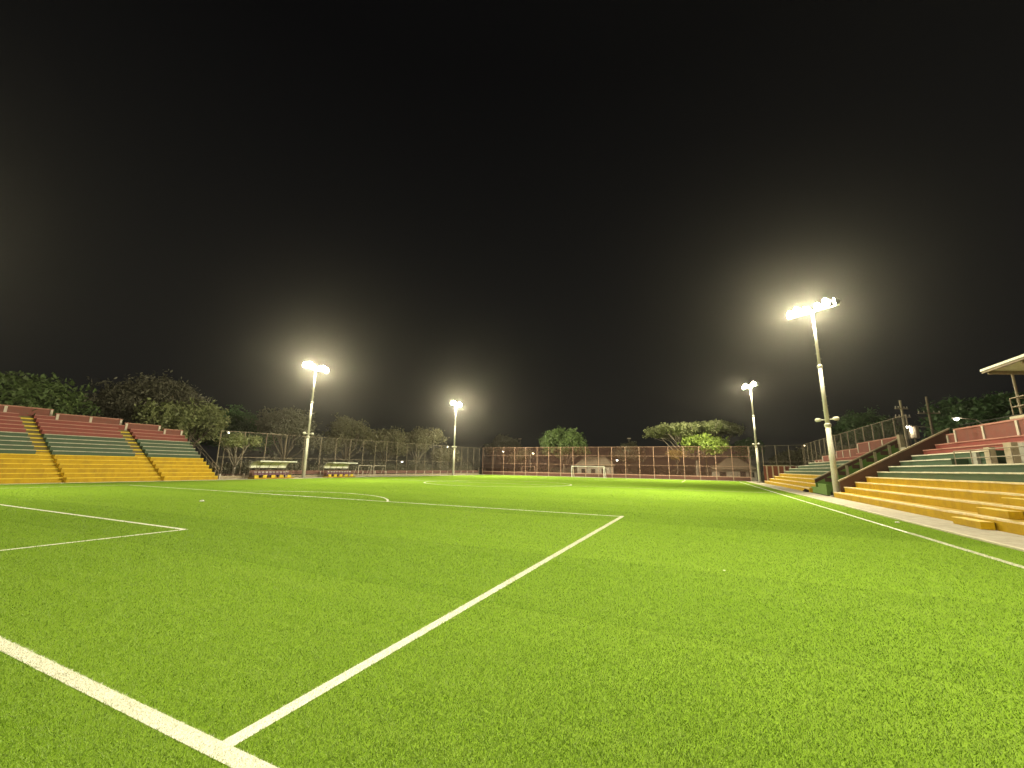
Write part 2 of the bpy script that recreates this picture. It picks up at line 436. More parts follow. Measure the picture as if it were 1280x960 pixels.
def aisle(root, X, s, tread, z, zprev, y0, y1, mat):
    """Two half-height steps, one riser below the row beside them."""
    rise = z - zprev; m = X + s * tread * 0.5
    if zprev > 0.1:
        box(X, m, y0, y1, 0, zprev).build('step', M[mat[0]], root)
        st = MB().wavy(min(X - s * 0.02, m), max(X - s * 0.02, m), y0 + 0.015, y1 - 0.015, zprev - 0.10, zprev + 0.006)
        st.build('step_edge', M[mat[1]], root)
    box(m, X + s * tread, y0, y1, 0, zprev + rise * 0.5).build('step', M[mat[0]], root)

def back_wall(root, x, s, y0, y1, ztop, posts, zlow=0.0, mat='brick_red'):
    w = box(x, x + s * 0.2, y0, y1, zlow, ztop).build('back_wall', M[mat], root)
    box(x - s * 0.04, x + s * 0.24, y0 - 0.002, y1 + 0.002, ztop + 0.001, ztop + 0.10).build('coping', M['red_nose'], w)
    for yp in posts:
        box(x - s * 0.06, x - s * 0.002, yp - 0.10, yp + 0.10, zlow + 0.01, ztop - 0.002).build('pilaster', M['white_post'], w)
    return w

# terrace opposite, with two stair aisles
L = thing('terrace', 'yellow, green and red stepped terrace with two yellow stair aisles and a stepped-down back wall', 'terrace')
LX, LT, LR = -47.4, 0.66, 0.395
AIS = [(13.9, 14.95), (21.15, 22.25)]
ends = [27.5] * 13 + [25.4, 21.9, 16.4]
cols = ['yellow'] * 6 + ['green'] * 5 + ['red'] * 5
zs = lambda k: 0.05 + LR * (k + 1) if k >= 0 else 0.0
for k in range(16):
    X = LX - LT * k
    y = -9.0
    for (a, b) in AIS:
        if b > ends[k]: continue
        tier(L, X, -1, LT, zs(k), zs(k - 1), y, a, cols[k])
        aisle(L, X, -1, LT, zs(k), zs(k - 1), a, b, ('yellow', 'yellow_step') if k < 7 else ('aisle_dark', 'yellow_step'))
        y = b
    if y < ends[k]: tier(L, X, -1, LT, zs(k), zs(k - 1), y, ends[k], cols[k])
secs = [(-9.0, 16.4, 16, 7.02), (16.4, 21.9, 15, 6.60), (21.9, 25.4, 14, 6.18), (25.4, 27.5, 13, 5.78)]
for (a, b, k, zt) in secs:
    n_ = max(1, round((b - a) / 3.2)); back_wall(L, LX - LT * k - 0.003, -1, a + 0.003, b - 0.003, zt, [b - 0.14 - (b - a - 0.3) * i / n_ for i in range(n_ + (1 if a < 0 else 1))])
for (yb, k, za, zb) in ((16.4, 15, 6.60, 7.02), (21.9, 14, 6.18, 6.60), (25.4, 13, 5.78, 6.18)):
    pass
# handrail and posts beside the terrace end
rail = thing('handrail', 'dark steel stair handrail climbing beside the yellow terrace end', 'handrail')
for k, dz in ((0, 0.9), (1, 0.45)):
    MB().tube([(-49.2, 28.6, 0.35 + dz), (-56.5, 28.6, 4.6 + dz)], 0.035, 6).build('rail', M['fence_grey'], rail)
for i in range(6):
    x = -49.3 - i * 1.42; MB().tube([(x, 28.6, 0.0), (x, 28.6, 1.28 + i * 0.825)], 0.03, 6).build('post', M['fence_grey'], rail)

# near block of the terrace alongside
RX, RT, RR = 12.9, 0.75, 0.42
zr = lambda k: 0.045 + RR * (k + 1) if k >= 0 else 0.045
R1 = thing('terrace', 'yellow and green stepped terrace block under the roofed tribune, cut by a stair aisle', 'terrace')
rc = ['yellow'] * 4 + ['green'] * 4 + ['red'] * 2
for k in range(10):
    X = RX + RT * k
    lo = -8.0
    if k == 6: lo = 32.6
    if k == 7: lo = 30.4
    if k < 6:
        tier(R1, X, 1, RT, zr(k), zr(k - 1), lo, 40.0, rc[k])
        if k < 5:       # step blocks that make the aisle, one in front of every row
            ya = 19.35 - 0.1 * k
            sb = box(X - 0.42, X - 0.04, ya, ya + 1.9, zr(k - 1) + 0.007, zr(k - 1) + 0.27).build('step_block', M['yellow'], R1)
            MB().wavy(X - 0.44, X - 0.05, ya + 0.01, ya + 1.89, zr(k - 1) + 0.25, zr(k - 1) + 0.278).build('step_edge', M['yellow_nose'], sb)
    else:
        tier(R1, X, 1, RT, zr(k), zr(k - 1), lo, 40.0, rc[k])
for k, lo in ((6, 32.6), (7, 30.4)):
    X = RX + RT * k
    box(X + 0.001, X + RT, -8.0, lo, 0, zr(5) - 0.01).build('box_floor', M['grey_concrete'], R1)
box(RX + RT * 8 - 0.06, RX + RT * 8 - 0.003, -8, 30.39, zr(5), zr(8) - 0.07).build('box_wall', M['grey_concrete'], R1)
for y0_, y1_, h in ((31.3, 31.9, 0.75), (30.0, 30.5, 1.0), (28.1, 28.75, 1.15), (26.2, 26.9, 1.3), (23.6, 24.3, 1.3), (21, 21.7, 1.3)):
    box(18.0, 18.25, y0_, y1_, zr(5) - 0.009, zr(5) + h).build('pillar', M['cap'] if h > 0.9 else M['grey_concrete'], R1)
for z in (0.42, 0.85):
    MB().tube([(17.5, 32.4, zr(5) + z), (17.5, 14, zr(5) + z)], 0.028, 6).build('rail', M['fence_grey'], R1)
for i in range(11):
    y = 32.4 - i * 1.75; MB().tube([(17.5, y, zr(5) - 0.01), (17.5, y, zr(5) + 0.85)], 0.028, 6).build('rail_post', M['fence_grey'], R1)
back_wall(R1, RX + RT * 10 + 0.003, 1, 38.9, 39.99, 4.92, [39.85])
back_wall(R1, RX + RT * 10 + 0.003, 1, -8.0, 38.894, 5.22, [38.75, 35.4, 32.1, 28.8, 25.5, 22.2])
MB().tube([(20.6, 38.5, 5.32), (20.6, 38.5, 5.55), (20.6, 14, 5.62)], 0.03, 6).build('wall_rail', M['dark'], R1)

# far block of the terrace alongside
R2 = thing('terrace', 'shorter terrace block beyond the green stairway, ending at red wall with white posts', 'terrace')
fe = [81.5] * 6 + [78.5, 74.5, 67.0, 58.0]
for k in range(10):
    tier(R2, RX + RT * k, 1, RT, zr(k), zr(k - 1), 48.5, fe[k], rc[k])
for a, b, k, zt in ((76.5, 81.49, 10, 3.85), (69.0, 76.494, 10, 4.40), (60.0, 68.994, 10, 4.85), (48.5, 59.994, 10, 5.40)):
    n_ = max(1, round((b - a) / 3.3)); back_wall(R2, RX + RT * k + 0.003, 1, a, b, zt, [b - 0.2 - (b - a - 0.3) * i / n_ for i in range(n_)])
for k in range(6, 10):      # fill behind the shortened rows
    box(RX + RT * k + 0.003, RX + RT * 10, fe[k] + 0.003, fe[k - 1] if k > 6 else 81.49, 0, zr(k - 1) - 0.03).build('landing', M['green'], R2)
ew = box(12.95, 20.3, 81.5, 81.7, 0, 2.95).build('end_wall', M['brick_red'], R2)
box(12.9, 20.35, 81.46, 81.74, 2.951, 3.07).build('coping', M['white_post'], ew)
for i in range(9):
    box(13.3 + 0.86 * i, 13.5 + 0.86 * i, 81.42, 81.498, 0.05, 2.948).build('pilaster', M['white_post'], ew)

# stairway in the gap
S = thing('stairway', 'wide green stairway between dark brown sloping parapets', 'stairway')
for i in range(20):
    x = 14.5 + 0.3 * i
    box(x, x + 0.3, 40.262, 48.188, 0, 0.195 * (i + 1)).build('step', M['lawn_green'], S)
box(20.5, 24, 40.262, 48.188, 0, 3.9).build('landing', M['grey_concrete'], S)
def cap_z(x): return 1.30 + (x - 13.4) * 0.565
for (ya, yb_, lowm) in ((40.003, 40.253, 'brown'), (48.197, 48.447, 'lawn_green')):
    lo_ = 0.62 if lowm == 'brown' else 0.98
    p_ = MB().prism_xz([(13.4, lo_), (20.6, lo_ + 7.2 * 0.565), (20.6, cap_z(20.6)), (13.4, cap_z(13.4))], ya, yb_).build('parapet', M['brown'], S)
    MB().prism_xz([(13.35, cap_z(13.35) + 0.003), (20.65, cap_z(20.65) + 0.003), (20.65, cap_z(20.65) + 0.11), (13.35, cap_z(13.35) + 0.11)], ya - 0.05, yb_ + 0.05).build('coping', M['cap'], p_)
    MB().prism_xz([(13.42, 0.0), (20.58, 0.0), (20.58, lo_ - 0.003 + 7.18 * 0.565), (13.42, lo_ - 0.003)], ya + 0.02, yb_ - 0.02).build('side_wall', M[lowm], S)
for i in range(6):                     # brown notches and pale posts on the far parapet
    x = 14.2 + i * 1.15
    box(x, x + 0.55, 48.11, 48.19, cap_z(x) - 0.62, cap_z(x) - 0.25).build('wall_panel', M['brown'], S)
    box(x + 0.62, x + 0.82, 48.09, 48.19, cap_z(x) - 0.85, cap_z(x + 0.6) - 0.02).build('post', M['cap'], S)
box(13.15, 13.4, 43.2, 46.0, 0.046, 0.98).build('low_wall', M['lawn_green'], S)
box(13.15, 13.4, 46.003, 48.9, 0.046, 0.62).build('low_wall', M['lawn_green'], S)
box(19.8, 20.4, 45.5, 46.6, 3.9, 4.35).build('block', M['concrete'], S)
box(20.2, 20.5, 47.6, 48.19, 3.9, 5.6).build('gate_post', M['cap'], S)

# roofed tribune behind the near block
TB = thing('tribune', 'roofed concrete tribune with thin steel posts above the red terrace wall', 'tribune')
def rz(x): return 8.42 - (x - 19.7) * 0.09
MB().prism_xz([(19.7, rz(19.7)), (27.5, rz(27.5)), (27.5, rz(27.5) + 0.13), (19.7, rz(19.7) + 0.13)], 6.0, 32.95).build('roof', M['roof_white'], TB)
for i in range(9):
    y = 32.65 - 3.0 * i
    MB().prism_xz([(19.9, rz(19.9) - 0.22), (27.3, rz(27.3) - 0.22), (27.3, rz(27.3) - 0.02), (19.9, rz(19.9) - 0.02)], y - 0.07, y + 0.07).build('rafter', M['fence_grey'], TB)
for x in (19.78, 22.5, 26.0):
    box(x - 0.05, x + 0.05, 6.1, 32.9, rz(x + 0.05) - 0.13, rz(x + 0.05) - 0.01).build('purlin', M['wood'], TB)
box(20.72, 27.5, 6.0, 33.3, 5.30, 5.60).build('deck', M['kerb'], TB)
box(27.2, 27.4, 6.0, 33.1, 5.601, 7.4).build('rear_wall', M['brick_red'], TB)
for i in range(5):
    y = 32.65 - 6.0 * i
    MB().tube([(20.95, y, 5.60), (20.95, y, rz(20.95) - 0.2)], 0.065, 8).build('post', M['fence_grey'], TB)
    box(20.95, 21.3, y - 0.2, y + 0.2, 0, 5.299).build('pillar', M['grey_concrete'], TB)
    box(26.7, 27.1, y - 0.2, y + 0.2, 0, 5.299).build('pillar', M['grey_concrete'], TB)
for z in (6.13, 6.67):
    MB().tube([(20.85, 6.1, z), (20.85, 33.15, z)], 0.035, 6).build('rail', M['fence_grey'], TB)
    MB().tube([(20.85, 33.15, z), (27.3, 33.15, z)], 0.035, 6).build('rail', M['fence_grey'], TB)
for i in range(14): MB().tube([(20.85, 33.15 - 1.9 * i, 5.60), (20.85, 33.15 - 1.9 * i, 6.67)], 0.03, 6).build('rail_post', M['fence_grey'], TB)

# ------------------------------------------------------------------ floodlight masts
def mast(x, y, h, label, arm_deg, targets, wash, zb=0.0, pw=1.0):
    t = thing('floodlight_mast', label, 'floodlight', (x, y, zb), 0, 'floodlight masts round the pitch')
    box(-0.42, 0.42, -0.42, 0.42, 0.0, 0.10).build('base_plate', M['grey_concrete'], t)
    secs_ = [(0.10, h * 0.37, 0.24, 0.19), (h * 0.37, h * 0.69, 0.165, 0.135), (h * 0.69, h, 0.115, 0.085)]
    for a, b, ra, rb in secs_:
        s_ = MB().tube([(0, 0, a), (0, 0, b)], [ra, rb], 14).build('shaft', M['mast'], t, True)
        MB().tube([(0, 0, b - 0.28), (0, 0, b - 0.12), (0, 0, b + 0.0), (0, 0, b + 0.12)], [rb + 0.01, rb + 0.075, rb + 0.075, rb - 0.03], 14).build('collar', M['mast'], s_)
    pg = MB()
    for i in range(int((h - 3.2) / 0.42)):
        z = 3.0 + 0.42 * i; a = 0.6 if i % 2 else 0.6 + math.pi
        rr_ = 0.23 - 0.14 * z / h
        pg.tube([(rr_ * 0.7 * math.cos(a), rr_ * 0.7 * math.sin(a), z), ((rr_ + 0.17) * math.cos(a), (rr_ + 0.17) * math.sin(a), z)], 0.014, 5)
    pg.build('climbing_pegs', M['mast'], t)['kind'] = 'stuff'
    ad = Vector((math.cos(math.radians(arm_deg)), math.sin(math.radians(arm_deg)), 0))
    # lower bracket with two unlit heads
    zz = h * 0.37 + 0.42
    br = MB().tube([Vector((0, 0, zz)) - ad * 0.6, Vector((0, 0, zz)) + ad * 0.6], 0.045, 8).build('bracket', M['mast'], t)
    for s_ in (-1, 1):
        c = Vector((0, 0, zz + 0.02)) + ad * (0.68 * s_)
        MB().tube([c - ad * (0.26 * s_), c - ad * (0.1 * s_), c + ad * (0.14 * s_), c + ad * (0.24 * s_)], [0.07, 0.17, 0.17, 0.06], 10).build('unlit_head', M['mast'], br, True)
    arm = MB().tube([Vector((0, 0, h - 0.05)) - ad * 2.1, Vector((0, 0, h - 0.05)) + ad * 2.1], 0.05, 8).build('crossarm', M['mast'], t)
    up = Vector((0, 0, 1))
    offs = [-1.85, -1.2, -0.5, 0.5, 1.2, 1.85]
    for i, of in enumerate(offs):
        tg = targets[i % len(targets)]
        zz_ = h + (0.30 if i in (0, 2, 3, 5) else 0.52)
        c = Vector((0, 0, zz_)) + ad * of
        d = (Vector((tg[0], tg[1], tg[2] if len(tg) > 2 else 0)) - (Vector((x, y, zb)) + c)); d.normalize()
        f_ = MB().tube([c - d * 0.36, c - d * 0.30, c - d * 0.12, c + d * 0.03, c + d * 0.05], [0.10, 0.17, 0.31, 0.385, 0.385], 16).build('floodlight_head', M['housing'], t)
        MB().tube([c + d * 0.052, c + d * 0.085, c + d * 0.10], [0.37, 0.33, 0.20], 16).build('lit_glass', M['lamp'], f_, True)
        MB().tube([Vector((0, 0, h - 0.05)) + ad * of, c - d * 0.2], 0.03, 6).build('yoke', M['mast'], f_)
    def beam(of, tg, watts, cone):
        ld = bpy.data.lights.new('floodlight_beam', 'SPOT')
        ld.energy = watts; ld.color = LIGHT_COL; ld.shadow_soft_size = 0.22; ld.spot_size = math.radians(cone); ld.spot_blend = 1.0
        lo = bpy.data.objects.new('floodlight_beam', ld); C.objects.link(lo); lo.parent = t
        c = Vector((0, 0, h + 0.34)) + ad * of
        d = Vector((tg[0], tg[1], tg[2] if len(tg) > 2 else 0)) - (Vector((x, y, zb)) + c)
        lo.location = c + d.normalized() * 0.45
        lo.rotation_euler = d.to_track_quat('-Z', 'Y').to_euler()
    beam(-1.0, targets[0], BEAM * pw, 130); beam(1.0, targets[-1], BEAM * pw, 130); beam(0.0, wash, BEAM * 0.6 * pw, 165)

mast(-49.0, 40.1, 16.0, 'tall pale floodlight mast standing between the two white-roofed dugouts', 90, [(12, 22, 3), (-10, 25), (-10, 45), (-10, 60), (16, 58, 5)], (-42, 40), 0.0, 0.9)
mast(-49.0, 79.7, 16.2, 'pale floodlight mast near the fence corner past the pair of training goals', 90, [(8, 66, 2), (-10, 78), (-10, 90), (0, 108, 8)], (-42, 78), 0.0, 1.9)
mast(13.3, 40.75, 16.2, 'tall pale floodlight mast at the foot of the green stairway', -38, [(-48, 16, 4), (-20, 30), (-56, 54, 7)], (2, 24), 0.046, 1.5)
mast(12.4, 83.4, 17.2, 'pale floodlight mast beside the red end wall of the far terrace block', -60, [(-58, 68, 8), (-25, 80), (-26, 106, 8)], (5, 80), 0.046, 2.0)
mast(12.2, 0.5, 16.2, 'floodlight mast beside the yellow terrace, level with the goal line next to the walkway', 90, [(-14, 8), (-8, 16), (-14, 24)], (4, 19), 0.046, 0.40)
mast(-47.2, -1.5, 16.0, 'floodlight mast at the goal line end of the long terrace with two aisles', 90, [(-10, 14), (-12, 20), (0, 28)], (-40, 4), 0.03, 0.5)

# ------------------------------------------------------------------ fences
def link_panel(w, h, sp, r_, mat):
    b = MB()
    for sgn in (1, -1):
        c = -h
        while c < w:
            # line x = c + z (or mirrored), clipped to 0..w, 0..h
            z0 = max(0, -c); z1 = min(h, w - c)
            if z1 - z0 > 0.02:
                xa, xb = c + z0, c + z1
                if sgn < 0: xa, xb = w - xa, w - xb
                b.tube([(xa, 0.006 * sgn, z0), (xb, 0.006 * sgn, z1)], r_, 3, False)
            c += sp
    return b.mesh('mesh_panel', mat)

def fence(label, A, B, n, h0, h1, postm, wirem, rails, wall, sp=0.15, wr=0.0042, zb0=0.0, zb1=0.0, pr=0.055):
    A, B = Vector(A), Vector(B)
    t = thing('chain_link_fence', label, 'fence')
    d = B - A; w = d.length / n; ang = math.atan2(d.y, d.x)
    hb = min(h0, h1)
    pan = link_panel(w - 0.02, max(h0, h1) - (0.9 if wall else 0), sp, wr, wirem)
    for i in range(n + 1):
        f = i / n; p = A + d * f; h = h0 + (h1 - h0) * f; zb = zb0 + (zb1 - zb0) * f
        MB().tube([(p.x, p.y, zb - 0.1), (p.x, p.y, zb + h)], pr, 8).build('post', postm, t)
        if i == n: break
        q = A + d * (i + 1) / n; h2 = h0 + (h1 - h0) * (i + 1) / n; zc = zb0 + (zb1 - zb0) * (i + 1) / n
        o = obj('mesh_panel', pan, t, (p.x, p.y, zb + (0.9 if wall else 0)), ang)
        o.scale = (1, 1, ((h + h2) / 2) / max(h0, h1))
        for k in rails:
            MB().tube([(p.x, p.y, zb + h * k), (q.x, q.y, zc + h2 * k)], 0.032, 6, False).build('rail', postm, t)
        if wall:
            nrm = Vector((-math.sin(ang), math.cos(ang), 0)); ax = Vector((math.cos(ang), math.sin(ang), 0)); c = (p + q) / 2
            MB().obox((c.x, c.y, 0.36), ax, nrm, Vector((0, 0, 1)), w - 0.12, 0.14, 0.72).build('wall_panel', wall, t)
            MB().obox((c.x, c.y, 0.80), ax, nrm, Vector((0, 0, 1)), w - 0.10, 0.16, 0.13).build('wall_cap', M['fence_post'], t)
            MB().obox((p.x, p.y, 0.44), ax, nrm, Vector((0, 0, 1)), 0.12, 0.22, 0.90).build('wall_pier', M['cap'], t)
    return t
fence('tall rust-red chain-link fence behind the white goal, in three tiers of rails', (-50.2, 96, 0), (12.2, 96, 0), 20, 7.08, 7.08, M['fence_post'], M['wire'], (0.415, 0.706, 0.998), M['kick_wall'], 0.12, 0.006)
fence('weathered grey chain-link fence behind the dugouts and training goals', (-51.2, 29.3, 0), (-51.2, 95.8, 0), 22, 5.9, 6.9, M['fence_grey'], M['wire_grey'], (0.45, 0.998), None, 0.15, 0.004)
fence('grey chain-link fence rising along the back of the terrace by the stairway', (21.8, 95.8, 0), (21.8, 50.0, 0), 15, 7.4, 7.7, M['fence_grey'], M['wire_grey'], (0.55, 0.998), None, 0.15, 0.004, 0.0, 0.0, 0.06)
fence('short grey chain-link fence closing the corner beside the hut', (12.4, 96, 0), (21.6, 95.95, 0), 4, 7.1, 7.3, M['fence_grey'], M['wire_grey'], (0.55, 0.998), None, 0.15, 0.004)

# low painted wall behind the dugouts
BW = thing('boundary_wall', 'low faded red wall with pale posts behind the dugouts', 'wall')
for i in range(22):
    y = 29.5 + 2.95 * i
    box(-50.66, -50.42, y - 0.07, y + 0.07, 0, 0.98 if i > 1 else 0.6).build('post', M['white_post'], BW)
    box(-50.70, -50.38, y + 0.073, y + 2.877, 0, 0.36).build('plinth', M['cap'], BW)
    box(-50.60, -50.48, y + 0.073, y + 2.877, 0.50, 0.86 if i > 1 else 0.54).build('wall_panel', M['fade_wall'], BW)
    if i > 1: box(-50.63, -50.45, y + 0.073, y + 2.877, 0.90, 0.97).build('rail', M['red_nose'], BW)

# ------------------------------------------------------------------ dugouts
def dugout(y0, y1, n, label):
    t = thing('dugout', label, 'dugout', (-48.2, (y0 + y1) / 2, 0.02), 0, 'team dugouts on the apron')
    hl = (y1 - y0) / 2
    prof = [(-1.05, 1.40), (-0.98, 1.65), (-0.82, 1.88), (-0.55, 2.06), (-0.2, 2.18), (0.35, 2.24), (0.95, 2.25)]
    b = MB(); vs = []; fs = []
    m_ = len(prof)
    for y in (-hl, hl):
        for x, z in prof: vs.append((x, y, z))
        for x, z in prof: vs.append((x + 0.02, y, z - 0.05))
    for i in range(m_ - 1):
        fs += [(i, i + 1, 2 * m_ + i + 1, 2 * m_ + i), (m_ + i + 1, m_ + i, 3 * m_ + i, 3 * m_ + i + 1), (i + 1, i, m_ + i, m_ + i + 1), (2 * m_ + i, 2 * m_ + i + 1, 3 * m_ + i + 1, 3 * m_ + i)]
    fs += [(m_ - 1, 2 * m_ - 1, 4 * m_ - 1, 3 * m_ - 1), (0, 2 * m_, 3 * m_, m_)]
    b.add(vs, fs).build('roof', M['roof_white'], t, False)
    box(0.92, 1.0, -hl - 0.02, hl + 0.02, 2.12, 2.262).build('roof_lip', M['white_metal'], t)
    nb = 4
    for i in range(nb + 1):
        y = -hl + 0.06 + (2 * hl - 0.12) * i / nb
        MB().tube([(-1.0, y, 0), (-1.0, y, 1.42)], 0.03, 6).build('post', M['fence_grey'], t)
        MB().tube([(-1.0, y, 1.38), (-0.78, y, 1.84), (-0.2, y, 2.11), (0.92, y, 2.19)], 0.025, 6).build('rib', M['fence_grey'], t)
    for s_ in (-1, 1): MB().tube([(0.25, s_ * (hl - 0.1), 0), (0.25, s_ * (hl - 0.1), 2.18)], 0.03, 6).build('post', M['fence_grey'], t)
    box(-0.98, -0.95, -hl + 0.1, hl - 0.1, 0.25, 1.05).build('back_panel', M['fade_wall'], t)
    box(-0.9, 0.35, -hl - 0.1, hl + 0.35, 0, 0.12).build('platform', M['yellow'], t)
    bs = MB().box(-0.20, 0.18, -0.2, 0.2, 0.40, 0.46).box(-0.26, -0.2, -0.2, 0.2, 0.42, 0.82).mesh('seat', M['seat'])
    lg = MB().box(-0.05, 0.05, -0.05, 0.05, 0.12, 0.40).mesh('seat_leg', M['dark'])
    tp = MB().box(-0.285, -0.195, -0.16, 0.16, 0.80, 0.86).mesh('seat_top', M['white_metal'])
    for i in range(n):
        y = -hl + 0.35 + (2 * hl - 0.7) * i / (n - 1)
        s_ = obj('seat', bs, t, (0, y, 0)); obj('seat_leg', lg, s_); obj('seat_top', tp, s_)
    for i in range(5):
        y = -hl + 0.3 + (2 * hl - 0.6) * i / 4
        box(0.30, 0.36, y - 0.42, y + 0.12, 0.121, 0.46).build('front_board', M['yellow_step'], t)
dugout(32.2, 37.4, 10, 'white curved-roof dugout with a seat row, next to the yellow terrace end')
dugout(43.6, 48.5, 9, 'white curved-roof dugout with a seat row, next to the small training goals')

# ------------------------------------------------------------------ goals
def goal(label, loc, rz, w, h, dep, mat, r_=0.06, top=0.9, netcol=None, name='football_goal', group=None):
    t = thing(name, label, 'goal', loc, rz, group)
    for s_ in (-1, 1):
        MB().tube([(s_ * w / 2, 0, 0), (s_ * w / 2, 0, h)], r_, 10).build('post', mat, t)
        MB().tube([(s_ * w / 2, 0, h - r_), (s_ * w / 2, top, h - r_), (s_ * w / 2, dep, 0.04)], r_ * 0.6, 8).build('side_stay', mat, t)
    MB().tube([(-w / 2 - r_, 0, h), (w / 2 + r_, 0, h)], r_, 10).build('crossbar', mat, t)
    MB().tube([(-w / 2, dep, 0.05), (w / 2, dep, 0.05)], r_ * 0.6, 8).build('ground_bar', mat, t)
    if netcol:
        nb = MB(); sp = 0.24
        for i in range(int(w / sp) + 1):
            x = -w / 2 + i * sp
            nb.tube([(x, 0.02, h - 0.05), (x, top, h - r_ - 0.02), (x, dep, 0.06)], 0.004, 3, False)
        for j in range(9):
            f = (j + 1) / 10; nb.tube([(-w / 2, top + (dep - top) * f, (h - r_) * (1 - f)), (w / 2, top + (dep - top) * f, (h - r_) * (1 - f))], 0.004, 3, False)
        nb.build('net', netcol, t)['kind'] = 'stuff'
    return t
goal('full-size white football goal standing on the far goal line', (GX, 90.0, 0.0), 0, 7.32, 2.44, 2.0, M['white_metal'], 0.06, 0.9, M['wire_grey'])
goal('small pale training goal, the one of the pair beside the dugout', (-48.3, 51.3, 0.012), math.pi / 2, 2.9, 1.85, 1.1, M['white_post'], 0.05, 0.4, None, 'training_goal', 'small training goals')
goal('small pale training goal, the one of the pair nearer the fence corner mast', (-48.3, 54.8, 0.012), math.pi / 2, 2.9, 1.85, 1.1, M['white_post'], 0.05, 0.4, None, 'training_goal', 'small training goals')
goal('rusty small goal frame standing behind the rust-red fence', (-38.4, 99.5, -0.12), 0, 3.6, 2.4, 1.2, M['fence_post'], 0.06, 0.5, None, 'training_goal')

# ------------------------------------------------------------------ trees
def crown_leaves(centres, radii, n_tw, per, spread, size):
    """Leaf-sized quads gathered on twigs spread through lobes."""
    V = []
    for c, rad, nt_ in zip(centres, radii, n_tw):
        d = rng.normal(size=(nt_, 3)); d /= np.linalg.norm(d, axis=1)[:, None]
        rr_ = rng.uniform(0.25, 1.0, nt_) ** 0.6
        rr_ = np.where(rng.uniform(size=nt_) < 0.14, rng.uniform(1.0, 1.38, nt_), rr_)
        tw = np.array(c) + d * rr_[:, None] * np.array(rad)
        P = np.repeat(tw, per, 0) + rng.normal(size=(nt_ * per, 3)) * np.array([spread, spread, spread * 0.6])
        m_ = len(P)
        a = rng.normal(size=(m_, 3)); a /= np.linalg.norm(a, axis=1)[:, None]
        b = rng.normal(size=(m_, 3)); b -= a * (a * b).sum(1)[:, None]; b /= np.linalg.norm(b, axis=1)[:, None]
        s_ = size * rng.uniform(0.6, 1.3, m_)[:, None]
        Q = np.stack([P - a * s_, P - b * s_ * 0.45, P + a * s_, P + b * s_ * 0.45], 1)
        V.append(Q.reshape(-1, 3))
    return np.concatenate(V)

def tree(label, base, height, zlow, rad, mat, bark='bark', lobes=9, dens=1.0, leaf=0.20, fork=None, flat=1.0, lean=(0, 0), name='tree', group=None, seed=0, trunk_r=0.28, spread=0.42, lobe_scale=0.36, cat='tree'):
    rs = random.Random(seed * 77 + 5)
    t = thing(name, label, cat, (base[0], base[1], -0.12), rs.uniform(0, 6.28), group)
    fork = fork or max(zlow * 0.85, height * 0.22)
    b = MB(); cs, rd, nt_ = [], [], []
    tp = Vector((lean[0], lean[1], fork))
    b.tube([(0, 0, 0), (0.05, 0.03, fork * 0.08), (lean[0] * 0.4 + rs.uniform(-.1, .1), lean[1] * 0.4, fork * 0.55), tp], [trunk_r * 1.5, trunk_r * 1.05, trunk_r * 0.85, trunk_r * 0.7], 9)
    hz = (height - zlow) / 2
    for i in range(lobes):
        a = 2 * math.pi * (i * 0.382) + rs.uniform(-.5, .5)
        q = math.sqrt((i + 0.6) / lobes) * rs.uniform(0.75, 1.0)
        zc = zlow + hz * (1.0 + (1 - q) * 0.75 * flat * rs.uniform(0.3, 1.0) - 0.55 * q * rs.uniform(-0.4, 1.0) * flat)
        k = lobe_scale * rs.uniform(0.55, 1.3)
        rx, rz_ = rad * k, min(hz * 0.62, rad * k * 0.75 * (0.6 if flat < 0.6 else 1.0))
        c = Vector((lean[0] + (rad - rx * 0.8) * q * math.cos(a), lean[1] + (rad - rx * 0.8) * q * math.sin(a), min(zc, height - rz_)))
        cs.append(tuple(c)); rd.append((rx, rx, rz_)); nt_.append(int(30 * dens * (rx * rx * rz_) ** 0.5) + 4)
        mid = tp.lerp(c, 0.5) + Vector((rs.uniform(-.4, .4), rs.uniform(-.4, .4), -0.12 * rad))
        b.tube([tp, mid, c], [trunk_r * 0.45, trunk_r * 0.3, trunk_r * 0.12], 6)
        for j in range(5):
            e = c + Vector((rs.gauss(0, 1) * rx * 0.6, rs.gauss(0, 1) * rx * 0.6, rs.uniform(-0.2, 0.8) * rz_))
            b.tube([mid.lerp(c, rs.uniform(0.2, 1.0)), mid.lerp(e, 0.7), e], [trunk_r * 0.16, trunk_r * 0.1, 0.015], 5)
    b.build('trunk', M[bark], t, True)
    tri_obj('crown', crown_leaves(cs, rd, nt_, 18, spread, leaf * 1.15), M[mat], t, 4)
    return t

